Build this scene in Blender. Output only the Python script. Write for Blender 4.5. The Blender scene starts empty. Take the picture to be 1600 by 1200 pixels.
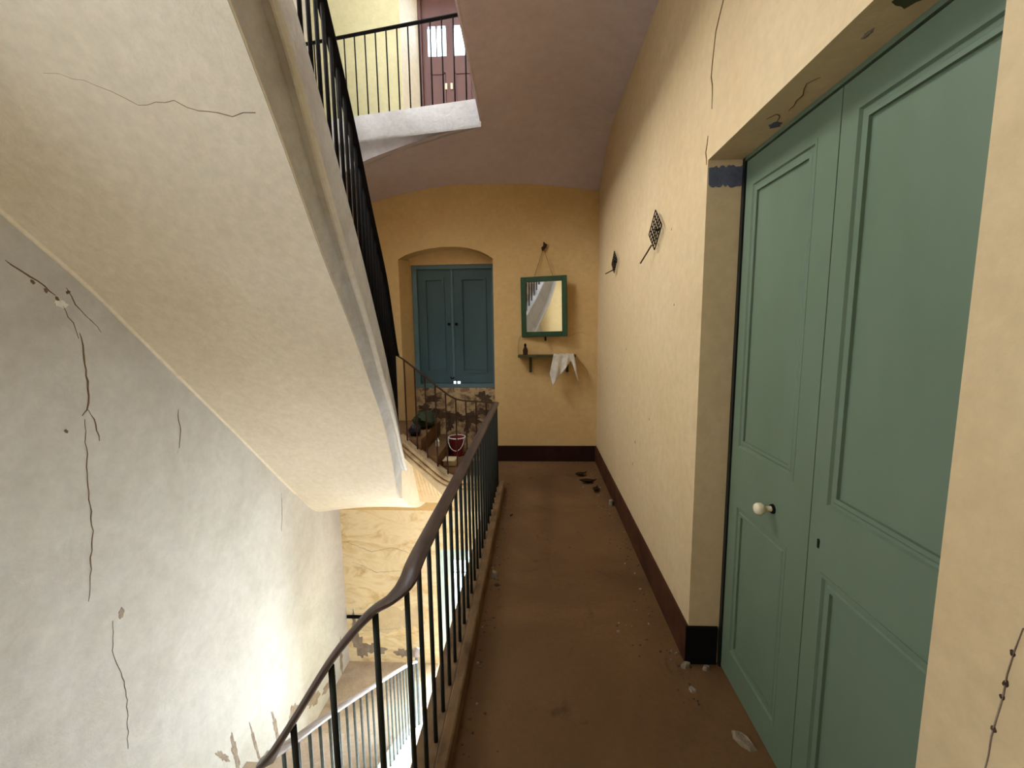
import bpy, bmesh, math, random
from mathutils import Vector, Matrix
random.seed(7)
S = bpy.context.scene
C = S.collection

# ------------------------------------------------------------------ camera
FW = Vector((-0.05384542, 0.99038706, -0.12741329))
RT = Vector((0.99853496, 0.0527212, -0.01218193))
UP = Vector((0.00534744, 0.12788256, 0.9917749))
cd = bpy.data.cameras.new('camera')
cd.sensor_width = 36.0
cd.lens = 687.5 / 1600 * 36.0
cd.clip_start = 0.02
cam = bpy.data.objects.new('camera', cd)
C.objects.link(cam)
cam.matrix_world = Matrix(((RT.x, UP.x, -FW.x, 0.0), (RT.y, UP.y, -FW.y, 0.0), (RT.z, UP.z, -FW.z, 1.5), (0, 0, 0, 1)))
S.camera = cam

# ------------------------------------------------------------------ dimensions
L, R, D, YN = -2.31, 0.671, 4.828, -1.30
RD = 0.807
ZB, ZT = -3.10, 6.30
UPZ = 3.35
YE = 3.92


# ------------------------------------------------------------------ world, daylight, exposure
w = bpy.data.worlds.new('sky')
S.world = w
w.use_nodes = True
bg = w.node_tree.nodes['Background']
bg.inputs['Color'].default_value = (0.80, 0.90, 1.0, 1)
bg.inputs['Strength'].default_value = 6.0
S.view_settings.view_transform = 'Standard'
S.view_settings.look = 'None'
S.view_settings.gamma = 1.0
S.view_settings.use_curve_mapping = False
S.view_settings.exposure = 0.36


def daylight(name, loc, rot, sx, sy, power, col):
    l = bpy.data.lights.new(name, 'AREA')
    l.shape = 'RECTANGLE'
    l.size, l.size_y = sx, sy
    l.energy = power
    l.color = col
    o = bpy.data.objects.new(name, l)
    o.location = loc
    o.rotation_euler = rot
    C.objects.link(o)
    return o


PI = math.pi
daylight('daylight_lower_window', (-0.80, 5.32, -2.08), (-PI / 2, 0, 0), 0.80, 1.90, 620, (0.88, 0.95, 1.0))
daylight('daylight_upper_door', (-0.93, 5.42, 4.45), (-PI / 2, 0, 0), 0.80, 1.10, 60, (0.62, 0.78, 1.0))
daylight('added_light_left_near', (L - 0.40, -0.20, 2.0), (0, -PI / 2, 0), 1.40, 1.40, 10, (0.93, 0.96, 1.0))  # window light added behind the viewer to brighten the corridor wall
daylight('added_light_left_upper', (L - 0.42, 2.2, 4.75), (0, -PI / 2, 0), 1.7, 2.2, 175, (1.0, 0.97, 0.93))  # unseen window light added to reach the corridor wall and floor
daylight('added_light_roof', (-1.0, 2.4, 6.75), (0, 0, 0), 1.2, 2.2, 75, (0.70, 0.84, 1.0))  # unseen skylight lamp added above the well
daylight('added_light_lower_right', (R + 0.45, 2.75, -1.75), (0, PI / 2, 0), 1.9, 1.6, 3, (0.90, 0.95, 1.0))  # lamp in an opening added out of sight below the corridor
daylight('added_light_lower_near', (-0.25, YN - 0.40, -1.95), (PI / 2, 0, 0), 1.0, 1.8, 60, (1.0, 0.98, 0.95))  # lamp in an added, unseen opening behind the viewer, for the lower walls

def srgb(r, g, b):
    f = lambda c: (c / 255 / 12.92) if c / 255 <= 0.04045 else ((c / 255 + 0.055) / 1.055) ** 2.4
    return (f(r), f(g), f(b), 1.0)


def lerp_tab(tab, x):
    if x <= tab[0][0]:
        return tab[0][1]
    for (a, va), (b, vb) in zip(tab, tab[1:]):
        if x <= b:
            return va + (vb - va) * (x - a) / (b - a)
    return tab[-1][1]


def smooth_tab(tab, x, r=0.14):
    n = 7
    return sum(lerp_tab(tab, x + r * (2 * i / (n - 1) - 1)) for i in range(n)) / n


# ------------------------------------------------------------------ materials
def mat_base(name):
    m = bpy.data.materials.new(name)
    m.use_nodes = True
    nt = m.node_tree
    b = nt.nodes['Principled BSDF']
    tc = nt.nodes.new('ShaderNodeTexCoord')
    return m, nt, b, tc.outputs['Object']


def noise(nt, co, scale, detail=5, rough=0.6, dist=0.0, vec_scale=None):
    n = nt.nodes.new('ShaderNodeTexNoise')
    n.inputs['Scale'].default_value = scale
    n.inputs['Detail'].default_value = detail
    n.inputs['Roughness'].default_value = rough
    n.inputs['Distortion'].default_value = dist
    if vec_scale:
        mp = nt.nodes.new('ShaderNodeMapping')
        mp.inputs['Scale'].default_value = vec_scale
        nt.links.new(co, mp.inputs['Vector'])
        co = mp.outputs['Vector']
    nt.links.new(co, n.inputs['Vector'])
    return n.outputs['Fac']


def ramp(nt, fac, stops):
    r = nt.nodes.new('ShaderNodeValToRGB')
    el = r.color_ramp.elements
    el[0].position, el[0].color = stops[0]
    el[1].position, el[1].color = stops[1]
    for p, c in stops[2:]:
        e = el.new(p)
        e.color = c
    nt.links.new(fac, r.inputs['Fac'])
    return r.outputs['Color']


def mix(nt, fac, a, b, mode='MIX'):
    m = nt.nodes.new('ShaderNodeMix')
    m.data_type = 'RGBA'
    m.blend_type = mode
    for sock, v in ((m.inputs[0], fac), (m.inputs[6], a), (m.inputs[7], b)):
        if hasattr(v, 'links'):
            nt.links.new(v, sock)
        else:
            sock.default_value = v
    return m.outputs[2]


def bump(nt, b, h, strength, dist=0.02):
    n = nt.nodes.new('ShaderNodeBump')
    n.inputs['Strength'].default_value = strength
    n.inputs['Distance'].default_value = dist
    nt.links.new(h, n.inputs['Height'])
    nt.links.new(n.outputs['Normal'], b.inputs['Normal'])


BW = [(0.0, (0, 0, 0, 1)), (1.0, (1, 1, 1, 1))]


def plaster(name, base, blotch, amount=0.5, scale=1.6, fine=9.0, bstr=0.35, dirt=None, dirt_lo=0.62):
    m, nt, b, co = mat_base(name)
    big = noise(nt, co, scale, 6, 0.6, 0.6)
    f = ramp(nt, big, [(0.38, (0, 0, 0, 1)), (0.68, (amount, amount, amount, 1))])
    col = mix(nt, f, base, blotch)
    sm = noise(nt, co, fine * 3, 6, 0.7)
    f2 = ramp(nt, sm, [(0.35, (0.93, 0.93, 0.93, 1)), (0.65, (1.04, 1.04, 1.04, 1))])
    col = mix(nt, 1.0, col, f2, 'MULTIPLY')
    if dirt:
        dn = noise(nt, co, 2.7, 8, 0.72, 1.2)
        f3 = ramp(nt, dn, [(dirt_lo, (0, 0, 0, 1)), (dirt_lo + 0.12, (0.6, 0.6, 0.6, 1))])
        col = mix(nt, f3, col, dirt)
    nt.links.new(col, b.inputs['Base Color'])
    b.inputs['Roughness'].default_value = 0.9
    b.inputs['Specular IOR Level'].default_value = 0.15
    hh = noise(nt, co, fine, 6, 0.62, 0.3)
    bump(nt, b, hh, bstr, 0.03)
    return m


def paint(name, base, var, rough=0.45, scale=5, bstr=0.08, spec=0.4, metallic=0.0, stretch=None, amount=0.6):
    m, nt, b, co = mat_base(name)
    n = noise(nt, co, scale, 6, 0.65, 0.4, stretch)
    f = ramp(nt, n, [(0.4, (0, 0, 0, 1)), (0.7, (amount, amount, amount, 1))])
    nt.links.new(mix(nt, f, base, var), b.inputs['Base Color'])
    b.inputs['Roughness'].default_value = rough
    b.inputs['Specular IOR Level'].default_value = spec
    b.inputs['Metallic'].default_value = metallic
    bump(nt, b, noise(nt, co, scale * 7, 4, 0.6, 0, stretch), bstr, 0.004)
    return m


M = {}
M['wall_yellow'] = plaster('yellow_limewash', srgb(216, 184, 130), srgb(200, 164, 110), 0.6, 1.3, 7, 0.25)
M['wall_right'] = plaster('yellow_limewash_smooth', srgb(218, 194, 154), srgb(206, 178, 134), 0.6, 1.1, 6, 0.18)
M['wall_left'] = plaster('pale_limewash', srgb(205, 202, 196), srgb(184, 179, 170), 0.75, 1.5, 5, 0.4)
M['soffit'] = plaster('cream_limewash', srgb(242, 232, 212), srgb(232, 219, 195), 0.6, 1.4, 7, 0.3)
M['vault'] = plaster('pinkish_brown_limewash', srgb(208, 192, 192), srgb(196, 176, 174), 0.6, 0.9, 4, 0.2)
M['string'] = plaster('grey_plaster', srgb(208, 206, 202), srgb(180, 174, 166), 0.8, 3.0, 10, 0.35)
M['slab'] = plaster('grey_slab_plaster', srgb(172, 170, 170), srgb(150, 146, 144), 0.8, 3.0, 10, 0.35)
M['fascia'] = plaster('tan_plaster', srgb(222, 200, 160), srgb(202, 176, 136), 0.7, 3.0, 10, 0.3)
M['upper_wall'] = plaster('upper_yellow_limewash', srgb(192, 185, 150), srgb(176, 168, 132), 0.6, 1.3, 7, 0.2)
M['white'] = plaster('white_plaster', srgb(232, 228, 218), srgb(212, 208, 198), 0.5, 3, 9, 0.2)
M['floor'] = plaster('dusty_brown_cement', srgb(116, 86, 56), srgb(88, 63, 40), 0.9, 1.1, 16, 0.25, srgb(54, 37, 24), 0.58)
M['tread'] = plaster('dusty_tread', srgb(206, 190, 174), srgb(178, 158, 140), 0.9, 4, 16, 0.3, srgb(110, 88, 72), 0.62)
M['base'] = paint('dark_brown_skirting_paint', srgb(46, 22, 14), srgb(30, 14, 10), 0.8, 6, 0.3, 0.15)
M['base2'] = paint('red_brown_skirting_paint', srgb(84, 50, 32), srgb(46, 26, 16), 0.85, 5, 0.3, 0.15, amount=0.9)
M['door'] = paint('sage_green_paint', srgb(106, 122, 102), srgb(92, 110, 86), 0.5, 2.2, 0.05, 0.3, 0, (1, 1, 0.4))
M['shutter'] = paint('blue_grey_shutter_paint', srgb(66, 92, 98), srgb(52, 74, 78), 0.35, 3, 0.06, 0.4, 0, (1, 1, 0.3))
M['shutter_frame'] = paint('blue_grey_frame_paint', srgb(86, 112, 118), srgb(70, 94, 98), 0.4, 3, 0.06, 0.4)
M['iron'] = paint('dark_green_iron', srgb(26, 34, 30), srgb(16, 18, 18), 0.5, 20, 0.1, 0.35)
M['iron_lit'] = paint('iron_lit_tone', srgb(118, 134, 136), srgb(72, 86, 86), 0.5, 20, 0.1, 0.4)  # lower balusters: the light falling on them put into a paler iron colour
M['rust'] = paint('rusty_iron', srgb(66, 40, 26), srgb(40, 24, 16), 0.8, 18, 0.3, 0.2)
M['rail'] = paint('worn_dark_wood', srgb(84, 66, 56), srgb(48, 34, 32), 0.42, 6, 0.15, 0.45, 0, (6, 0.8, 1), 0.9)
M['rail_lit'] = paint('worn_wood_lit_tone', srgb(186, 172, 166), srgb(140, 122, 112), 0.5, 6, 0.15, 0.4, 0, (6, 0.8, 1), 0.8)  # lower handrail: strong light from above put into the wood colour
M['curb'] = paint('worn_curb_stone', srgb(128, 100, 70), srgb(84, 62, 40), 0.8, 7, 0.3, 0.2, 0, (2, 1, 1), 0.9)
M['stone'] = paint('moulded_stone', srgb(206, 180, 140), srgb(150, 122, 90), 0.8, 9, 0.3, 0.2, amount=0.9)
M['crack'] = paint('crack_shadow_dirt', srgb(122, 100, 74), srgb(84, 66, 48), 0.95, 30, 0.2, 0.05)
M['chip'] = plaster('bare_plaster', srgb(150, 134, 112), srgb(112, 96, 78), 0.9, 20, 40, 0.5)
M['stain'] = plaster('grey_damp_stain', srgb(164, 148, 132), srgb(128, 112, 98), 0.9, 12, 30, 0.5)
M['stain_dark'] = plaster('dark_damp_stain', srgb(98, 78, 62), srgb(66, 50, 38), 0.9, 14, 30, 0.5)
m, nt, b, co = mat_base('streaky_cream_plaster')
n1 = noise(nt, co, 2.2, 8, 0.68, 1.4, (1.0, 1.0, 2.4))
c1 = ramp(nt, n1, [(0.30, srgb(196, 166, 116)), (0.44, srgb(226, 202, 156)), (0.56, srgb(238, 220, 182)), (0.75, srgb(224, 198, 150))])
nt.links.new(c1, b.inputs['Base Color'])
b.inputs['Roughness'].default_value = 0.92
b.inputs['Specular IOR Level'].default_value = 0.12
bump(nt, b, n1, 0.5, 0.04)
M['lower_wall'] = m
M['repair'] = plaster('pale_repair_plaster', srgb(222, 202, 164), srgb(208, 186, 146), 0.8, 6, 20, 0.4)
M['blue'] = plaster('old_blue_distemper', srgb(104, 110, 128), srgb(88, 92, 106), 0.8, 20, 40, 0.4)
M['green_frame'] = paint('dark_green_frame_paint', srgb(40, 74, 48), srgb(28, 52, 34), 0.45, 8, 0.1, 0.4)
M['green_shelf'] = paint('olive_shelf_paint', srgb(78, 78, 48), srgb(50, 48, 30), 0.6, 8, 0.1, 0.3)
M['cloth'] = plaster('dingy_cloth', srgb(222, 214, 202), srgb(190, 180, 168), 0.7, 12, 60, 0.3)
M['porcelain'] = paint('cream_porcelain', srgb(226, 212, 180), srgb(204, 188, 150), 0.25, 10, 0.02, 0.5)
M['black'] = paint('black_iron', srgb(22, 20, 20), srgb(12, 10, 10), 0.85, 20, 0.1, 0.1)
M['brown_door'] = paint('red_brown_door_paint', srgb(98, 66, 62), srgb(70, 46, 44), 0.5, 4, 0.08, 0.3, 0, (1, 1, 0.3))
M['pale_blue'] = paint('pale_blue_paint', srgb(206, 226, 222), srgb(180, 204, 204), 0.5, 6, 0.05, 0.3)
M['red'] = paint('dull_red_plastic', srgb(128, 34, 34), srgb(88, 24, 26), 0.4, 8, 0.05, 0.4)
M['pink'] = paint('faded_red_tile', srgb(190, 96, 92), srgb(160, 76, 74), 0.6, 8, 0.1, 0.3)
M['bag'] = paint('dark_green_sacking', srgb(58, 66, 46), srgb(34, 38, 28), 0.8, 14, 0.4, 0.2)
M['dark_bag'] = paint('dark_plastic_sack', srgb(34, 30, 40), srgb(20, 18, 24), 0.4, 14, 0.4, 0.4)
M['leaf'] = paint('rotted_leaf', srgb(52, 38, 24), srgb(30, 22, 14), 0.9, 14, 0.4, 0.1)
M['wire'] = paint('old_string', srgb(120, 96, 64), srgb(90, 70, 46), 0.8, 30, 0.1, 0.1)
mm, nt, b, co = mat_base('mirror_glass')
b.inputs['Base Color'].default_value = (0.86, 0.88, 0.90, 1)
b.inputs['Metallic'].default_value = 1.0
b.inputs['Roughness'].default_value = 0.03
M['mirror'] = mm
mm, nt, b, co = mat_base('old_window_glass')
nt.nodes.remove(b)
tb = nt.nodes.new('ShaderNodeBsdfTransparent')
tb.inputs['Color'].default_value = (0.90, 0.95, 0.96, 1)
gb = nt.nodes.new('ShaderNodeBsdfGlossy')
gb.inputs['Roughness'].default_value = 0.03
mx = nt.nodes.new('ShaderNodeMixShader')
mx.inputs['Fac'].default_value = 0.06
nt.links.new(tb.outputs[0], mx.inputs[1])
nt.links.new(gb.outputs[0], mx.inputs[2])
nt.links.new(mx.outputs[0], nt.nodes['Material Output'].inputs['Surface'])
M['glass'] = mm
# stained masonry under the shuttered window
m, nt, b, co = mat_base('peeling_masonry')
n1 = noise(nt, co, 6.0, 9, 0.75, 1.5)
c1 = ramp(nt, n1, [(0.36, srgb(84, 62, 46)), (0.47, srgb(140, 112, 82)), (0.53, srgb(188, 160, 118)), (0.7, srgb(200, 172, 132))])
nt.links.new(c1, b.inputs['Base Color'])
b.inputs['Roughness'].default_value = 0.95
bump(nt, b, n1, 0.8, 0.03)
M['peel'] = m


# ------------------------------------------------------------------ mesh helpers
class MB:
    def __init__(self):
        self.v, self.f = [], []

    def box(self, x0, x1, y0, y1, z0, z1, mtx=None):
        k = len(self.v)
        P = [(x0, y0, z0), (x1, y0, z0), (x1, y1, z0), (x0, y1, z0), (x0, y0, z1), (x1, y0, z1), (x1, y1, z1), (x0, y1, z1)]
        if mtx:
            P = [tuple(mtx @ Vector(p)) for p in P]
        self.v += P
        self.f += [tuple(k + i for i in q) for q in ((0, 3, 2, 1), (4, 5, 6, 7), (0, 1, 5, 4), (1, 2, 6, 5), (2, 3, 7, 6), (3, 0, 4, 7))]
        return self

    def loft(self, rings, closed=True, caps=True):
        k = len(self.v)
        n = len(rings[0])
        for r in rings:
            self.v += [tuple(p) for p in r]
        for i in range(len(rings) - 1):
            for j in range(n if closed else n - 1):
                a, b2 = k + i * n + j, k + i * n + (j + 1) % n
                self.f.append((a, b2, b2 + n, a + n))
        if caps and closed:
            self.f.append(tuple(k + j for j in reversed(range(n))))
            self.f.append(tuple(k + (len(rings) - 1) * n + j for j in range(n)))
        return self

    def tube(self, pts, r, n=8, rad=None):
        pts = [Vector(p) for p in pts]
        rings = []
        prev = None
        for i, p in enumerate(pts):
            t = (pts[min(i + 1, len(pts) - 1)] - pts[max(i - 1, 0)]).normalized()
            if prev is None:
                a = Vector((0, 0, 1)) if abs(t.z) < 0.9 else Vector((1, 0, 0))
                s = t.cross(a).normalized()
            else:
                s = (prev - t * prev.dot(t)).normalized()
            prev = s
            q = t.cross(s)
            rr = rad[i] if rad else r
            rings.append([p + (s * math.cos(2 * PI * j / n) + q * math.sin(2 * PI * j / n)) * rr for j in range(n)])
        return self.loft(rings)

    def sweep(self, pts, prof):
        """profile points (side, up) along a path; side is level, up is square to path and side"""
        pts = [Vector(p) for p in pts]
        rings = []
        for i, p in enumerate(pts):
            t = (pts[min(i + 1, len(pts) - 1)] - pts[max(i - 1, 0)]).normalized()
            s = t.cross(Vector((0, 0, 1)))
            s = s.normalized() if s.length > 1e-4 else Vector((1, 0, 0))
            u = s.cross(t)
            rings.append([p + s * a + u * c for a, c in prof])
        return self.loft(rings)

    def prism(self, poly, axis, a, b2):
        def put(p, h):
            if axis == 'x':
                return (h, p[0], p[1])
            if axis == 'y':
                return (p[0], h, p[1])
            return (p[0], p[1], h)
        return self.loft([[put(p, a) for p in poly], [put(p, b2) for p in poly]])

    def build(self, name, mat, parent=None, smooth=False, bevel=0.0):
        me = bpy.data.meshes.new(name)
        me.from_pydata([tuple(p) for p in self.v], [], self.f)
        bm = bmesh.new()
        bm.from_mesh(me)
        if bevel:
            bmesh.ops.bevel(bm, geom=[e for e in bm.edges], offset=bevel, segments=1, affect='EDGES', clamp_overlap=True)
        bmesh.ops.recalc_face_normals(bm, faces=bm.faces)
        bm.to_mesh(me)
        bm.free()
        if smooth:
            me.polygons.foreach_set('use_smooth', [True] * len(me.polygons))
            try:
                me.set_sharp_from_angle(angle=math.radians(40))
            except Exception:
                pass
        me.materials.append(M[mat] if isinstance(mat, str) else mat)
        return link(name, me, parent)


def link(name, me, parent=None, mtx=None):
    o = bpy.data.objects.new(name, me)
    C.objects.link(o)
    if mtx is not None:
        o.matrix_basis = mtx
    if parent is not None:
        o.parent = parent
        o.matrix_parent_inverse = wm(parent).inverted()
    return o


def wm(o):
    m = o.matrix_basis.copy()
    if o.parent:
        m = wm(o.parent) @ o.matrix_parent_inverse @ m
    return m


def tag(o, label=None, cat=None, group=None, kind=None):
    if label:
        o['label'] = label
    if cat:
        o['category'] = cat
    if group:
        o['group'] = group
    if kind:
        o['kind'] = kind
    return o


def empty(name, loc, label=None, cat=None, group=None, kind=None):
    o = bpy.data.objects.new(name, None)
    o.empty_display_size = 0.05
    o.location = loc
    C.objects.link(o)
    return tag(o, label, cat, group, kind)


def bx(*a):
    return MB().box(*a)


def catmull(pts, n=6):
    P = [Vector(p) for p in pts]
    out = []
    for i in range(len(P) - 1):
        p0, p1, p2, p3 = P[max(i - 1, 0)], P[i], P[i + 1], P[min(i + 2, len(P) - 1)]
        for k in range(n):
            t = k / n
            out.append(0.5 * ((2 * p1) + (p2 - p0) * t + (2 * p0 - 5 * p1 + 4 * p2 - p3) * t * t + (3 * p1 - p0 - 3 * p2 + p3) * t ** 3))
    out.append(P[-1])
    return out


# ================================================================== THE SETTING
# ---- floor of the corridor and its far landing
fl = MB()
fl.box(-0.34, R + 0.3, YN, D, -0.27, 0.0)
fl.box(-0.74, -0.34, YE + 0.02, D, -0.20, 0.0)
floor = tag(fl.build('floor', 'floor'), 'dusty brown cement floor of the corridor', kind='structure')
lf = tag(bx(L, R, YN, D, ZB - 0.2, ZB).build('floor_lower', 'tread'), 'dusty floor of the storey below, seen down the stairwell', kind='structure')

# ---- far wall, three openings
wf = MB()
TH = 0.62
# columns left and right of the window bay
wf.box(L - 0.2, -1.482, D, D + TH, -0.6, UPZ)
wf.box(-0.453, R + 0.4, D, D + TH, -0.6, UPZ)
wlo = MB()
wlo.box(L - 0.2, -1.16, D, D + TH, ZB, -0.6)
wlo.box(-0.453, R + 0.4, D, D + TH, ZB, -0.6)
wlo.box(-1.16, -0.453, D, D + TH, -1.08, -0.6)
wall_low = tag(wlo.build('wall_far_lower', 'lower_wall'), 'streaky cream plaster end wall of the storey below', kind='structure')
wf.box(-1.482, -0.453, D, D + TH, -0.6, 0.0)
# wall below the shuttered window is set back in its bay
arch = [(-1.482, 2.248), (-1.40, 2.290), (-1.282, 2.325), (-1.14, 2.352), (-1.0, 2.366), (-0.86, 2.366), (-0.725, 2.353), (-0.60, 2.318), (-0.51, 2.275), (-0.453, 2.235)]
wf.prism(arch + [(-0.453, UPZ), (-1.482, UPZ)], 'y', D, D + TH)
wall_far = tag(wf.build('wall_far', 'wall_yellow'), 'yellow limewashed end wall with shuttered window and hanging mirror', kind='structure')
wu = MB()
wu.box(L - 0.2, -1.358, D, D + TH, UPZ, ZT)
wu.box(-0.5, R + 0.4, D, D + TH, UPZ, ZT)
wu.box(-1.358, -0.5, D, D + TH, 5.15, ZT)
wall_up = tag(wu.build('wall_far_upper', 'upper_wall'), 'pale yellow wall of the upper storey beside the glazed door', kind='structure')
bx(-1.482, -0.453, D + 0.20, D + TH, 0.0, 0.81).build('masonry_panel', 'peel', wall_far)
# splayed left cheek of the window bay
MB().prism([(-1.50, D + 0.001), (-1.482, D + 0.001), (-1.40, D + 0.245), (-1.50, D + 0.245)], 'z', 0.0, 2.25).build('splayed_reveal', 'wall_yellow', wall_far)
# bluish white cheek of the upper door bay
MB().prism([(-1.38, D + 0.002), (-1.356, D + 0.002), (-1.235, D + 0.29), (-1.38, D + 0.29)], 'z', UPZ, 5.15).build('splayed_reveal', 'white', wall_up)
bx(-1.40, -0.46, D + 0.002, D + 0.30, 5.08, 5.16).build('reveal_head', 'white', wall_up)

# ---- left wall
wl = MB()
WY0, WY1, WZ0, WZ1 = -0.95, 0.55, 1.25, 2.75
UW0, UW1, UW2, UW3 = 1.1, 3.3, 3.9, 5.6  # opening for the added upper window
wl.box(L - 0.3, L, WY1, UW0, ZB, ZT)
wl.box(L - 0.3, L, UW1, D, ZB, ZT)
wl.box(L - 0.3, L, UW0, UW1, ZB, UW2)
wl.box(L - 0.3, L, UW0, UW1, UW3, ZT)
wl.box(L - 0.3, L, YN, WY0, ZB, ZT)
wl.box(L - 0.3, L, WY0, WY1, ZB, WZ0)
wl.box(L - 0.3, L, WY0, WY1, WZ1, ZT)
wall_left = tag(wl.build('wall_left', 'wall_left'), 'pale limewashed stairwell wall with long vertical crack', kind='structure')

# ---- right wall with the doorway
wr = MB()
YA, YB, ZL = 0.726, 1.839, 2.133
wr.box(R, R + 0.42, 3.60, D + 0.1, ZB, -0.25)
wr.box(R, R + 0.42, YB, D + 0.1, -0.25, ZT)
wr.box(R, R + 0.42, YN, 1.90, ZB, -0.25)
wr.box(R, R + 0.42, 1.90, 3.60, -0.75, -0.25)
wr.box(R, R + 0.42, 1.90, 3.60, ZB, -2.80)  # leaves an opening under the corridor for the added lower light
wr.box(R, R + 0.42, YN, YA, -0.25, ZT)
wr.box(R, R + 0.42, YA, YB, ZL, ZT)
wall_right = tag(wr.build('wall_right', 'wall_right'), 'cream yellow corridor wall with green double door and two lattice vents', kind='structure')

# ---- near wall behind the camera, with an opening added below to let light in
wn = MB()
wn.box(L - 0.2, -0.80, YN - 0.3, YN, ZB, ZT)
wn.box(0.30, R + 0.4, YN - 0.3, YN, ZB, ZT)
wn.box(-0.80, 0.30, YN - 0.3, YN, -1.0, ZT)
tag(wn.build('wall_near', 'wall_yellow'), 'yellow stairwell wall behind the viewer', kind='structure')

# ---- upper storey: vaulted slab over corridor and far landing
ZC = [(-2.32, 2.62), (-1.55, 2.98), (-1.0, 3.10), (-0.46, 3.17), (0.1, 3.30), (0.45, 3.29), (0.671, 3.24), (0.7, 3.2)]
ZF = [(-2.32, 2.62), (-1.78, 2.834), (-1.47, 2.91), (-0.91, 2.999), (-0.37, 2.996), (0.03, 2.972), (0.43, 2.923), (0.671, 2.885), (0.7, 2.88)]


def vz(x, y):
    d = max(0.0, min(1.0, (D - y) / 0.85))
    k = math.sin(d * PI / 2) ** 0.9
    a, c = smooth_tab(ZF, x, 0.10), smooth_tab(ZC, x, 0.12)
    return a + (c - a) * k


def edge_y(x):
    return 3.85 + (-0.43 - x) * (0.23 / 1.19)


vb = MB()
xedge = lambda y: -0.441 + 0.028 * max(0.0, 3.887 - y)


def vault_patch(xa, xb, ya, yb, nx, ny):
    k = len(vb.v)
    for i in range(nx + 1):
        x = xa + (xb - xa) * i / nx
        y0 = ya(x) if callable(ya) else ya
        for j in range(ny + 1):
            y = y0 + (yb - y0) * j / ny
            vb.v.append((x, y, vz(x, y)))
    for i in range(nx):
        for j in range(ny):
            a = k + i * (ny + 1) + j
            vb.f.append((a, a + 1, a + ny + 2, a + ny + 1))


for j in range(61):
    y = YN + (D + 0.01 - YN) * j / 60
    for i in range(17):
        x = xedge(y) + (R + 0.01 - xedge(y)) * i / 16
        vb.v.append((x, y, vz(x, y)))
for j in range(60):
    for i in range(16):
        a = j * 17 + i
        vb.f.append((a, a + 1, a + 18, a + 17))
vault_patch(L, -0.441, edge_y, D + 0.01, 26, 16)
ceiling = tag(vb.build('ceiling', 'vault', smooth=True), 'brown shaded vaulted ceiling above the corridor', kind='structure')
ub = MB()
ub.box(-0.33, R, YN, D, 3.31, UPZ)
ub.prism([(-0.33, edge_y(-0.40) + 0.03), (L, edge_y(L) + 0.03), (L, D), (-0.33, D)], 'z', 3.31, UPZ)
ub.box(L, -0.40, YN, 0.93, 3.02, UPZ)
tag(ub.build('floor_upper', 'string'), 'upper storey landing slab around the stairwell', kind='structure')
# grey fascia of the upper landing with its rounded lower lip
tr = MB()
ringsA = []
for x in [-2.30, -1.9, -1.55, -1.2, -0.8, -0.5, -0.435]:
    y = edge_y(x)
    zb = min(vz(x, y), 3.19)
    ringsA.append([(x, y - 0.03, UPZ), (x, y - 0.03, 3.155), (x, y - 0.02, 3.135), (x, y + 0.03, 3.10 if zb < 3.08 else zb), (x, y + 0.06, zb - 0.004), (x, y + 0.12, zb + 0.02), (x, y + 0.12, UPZ)])
tr.loft(ringsA)
tag(tr.build('trim_1', 'slab', smooth=True), 'grey plastered edge of the upper landing above the shuttered window', kind='structure')
tr = MB()
tr.loft([[(xedge(y) - 0.006, y, UPZ), (xedge(y) - 0.006, y, vz(xedge(y), y)), (xedge(y) + 0.006, y, vz(xedge(y), y) - 0.006), (xedge(y) + 0.02, y, vz(xedge(y) + 0.02, y) + 0.002), (xedge(y) + 0.02, y, UPZ)] for y in [YN + (3.84 - YN) * i / 20 for i in range(21)]])
tag(tr.build('trim_2', 'vault'), 'plain edge of the vault along the stairwell', kind='structure')

# ---- roof with an added skylight opening over the well
rf = MB()
SX0, SX1, SY0, SY1 = -1.6, -0.4, 1.3, 3.5
rf.box(L - 0.3, SX0, YN - 0.3, D + TH, ZT, ZT + 0.25)
rf.box(SX1, R + 0.42, YN - 0.3, D + TH, ZT, ZT + 0.25)
rf.box(SX0, SX1, YN - 0.3, SY0, ZT, ZT + 0.25)
rf.box(SX0, SX1, SY1, D + TH, ZT, ZT + 0.25)
tag(rf.build('ceiling_upper', 'white'), 'flat white ceiling over the top storey with an added skylight opening', kind='structure')

# ---- skirtings
tag(bx(-0.453, R - 0.014, D - 0.012, D, 0, 0.178).build('baseboard_far', 'base'), 'dark brown painted skirting of the end wall', kind='structure')
tag(bx(R - 0.012, R, YB - 0.004, D, 0, 0.178).build('baseboard_right', 'base2'), 'worn red brown painted skirting along the corridor wall', kind='structure')
tag(bx(R - 0.012, RD - 0.012, YB - 0.012, YB, 0, 0.178).build('baseboard_doorway', 'black'), 'black painted skirting on the doorway cheek', kind='structure')

# ================================================================== DOORS AND WINDOWS
# ---- green double door
def framed(mb_x, y0, y1, z0, z1, openings, t, face):
    """stiles and rails of a leaf in the plane x=face, thickness t behind it"""
    mb = MB()
    ys = sorted({y0, y1, *[o[0] for o in openings], *[o[1] for o in openings]})
    zs = sorted({z0, z1, *[o[2] for o in openings], *[o[3] for o in openings]})
    for a, b2 in zip(ys, ys[1:]):
        for c, d2 in zip(zs, zs[1:]):
            cy, cz = (a + b2) / 2, (c + d2) / 2
            if any(o[0] < cy < o[1] and o[2] < cz < o[3] for o in openings):
                continue
            mb.box(face, face + t, a, b2, c, d2)
    return mb


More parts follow.
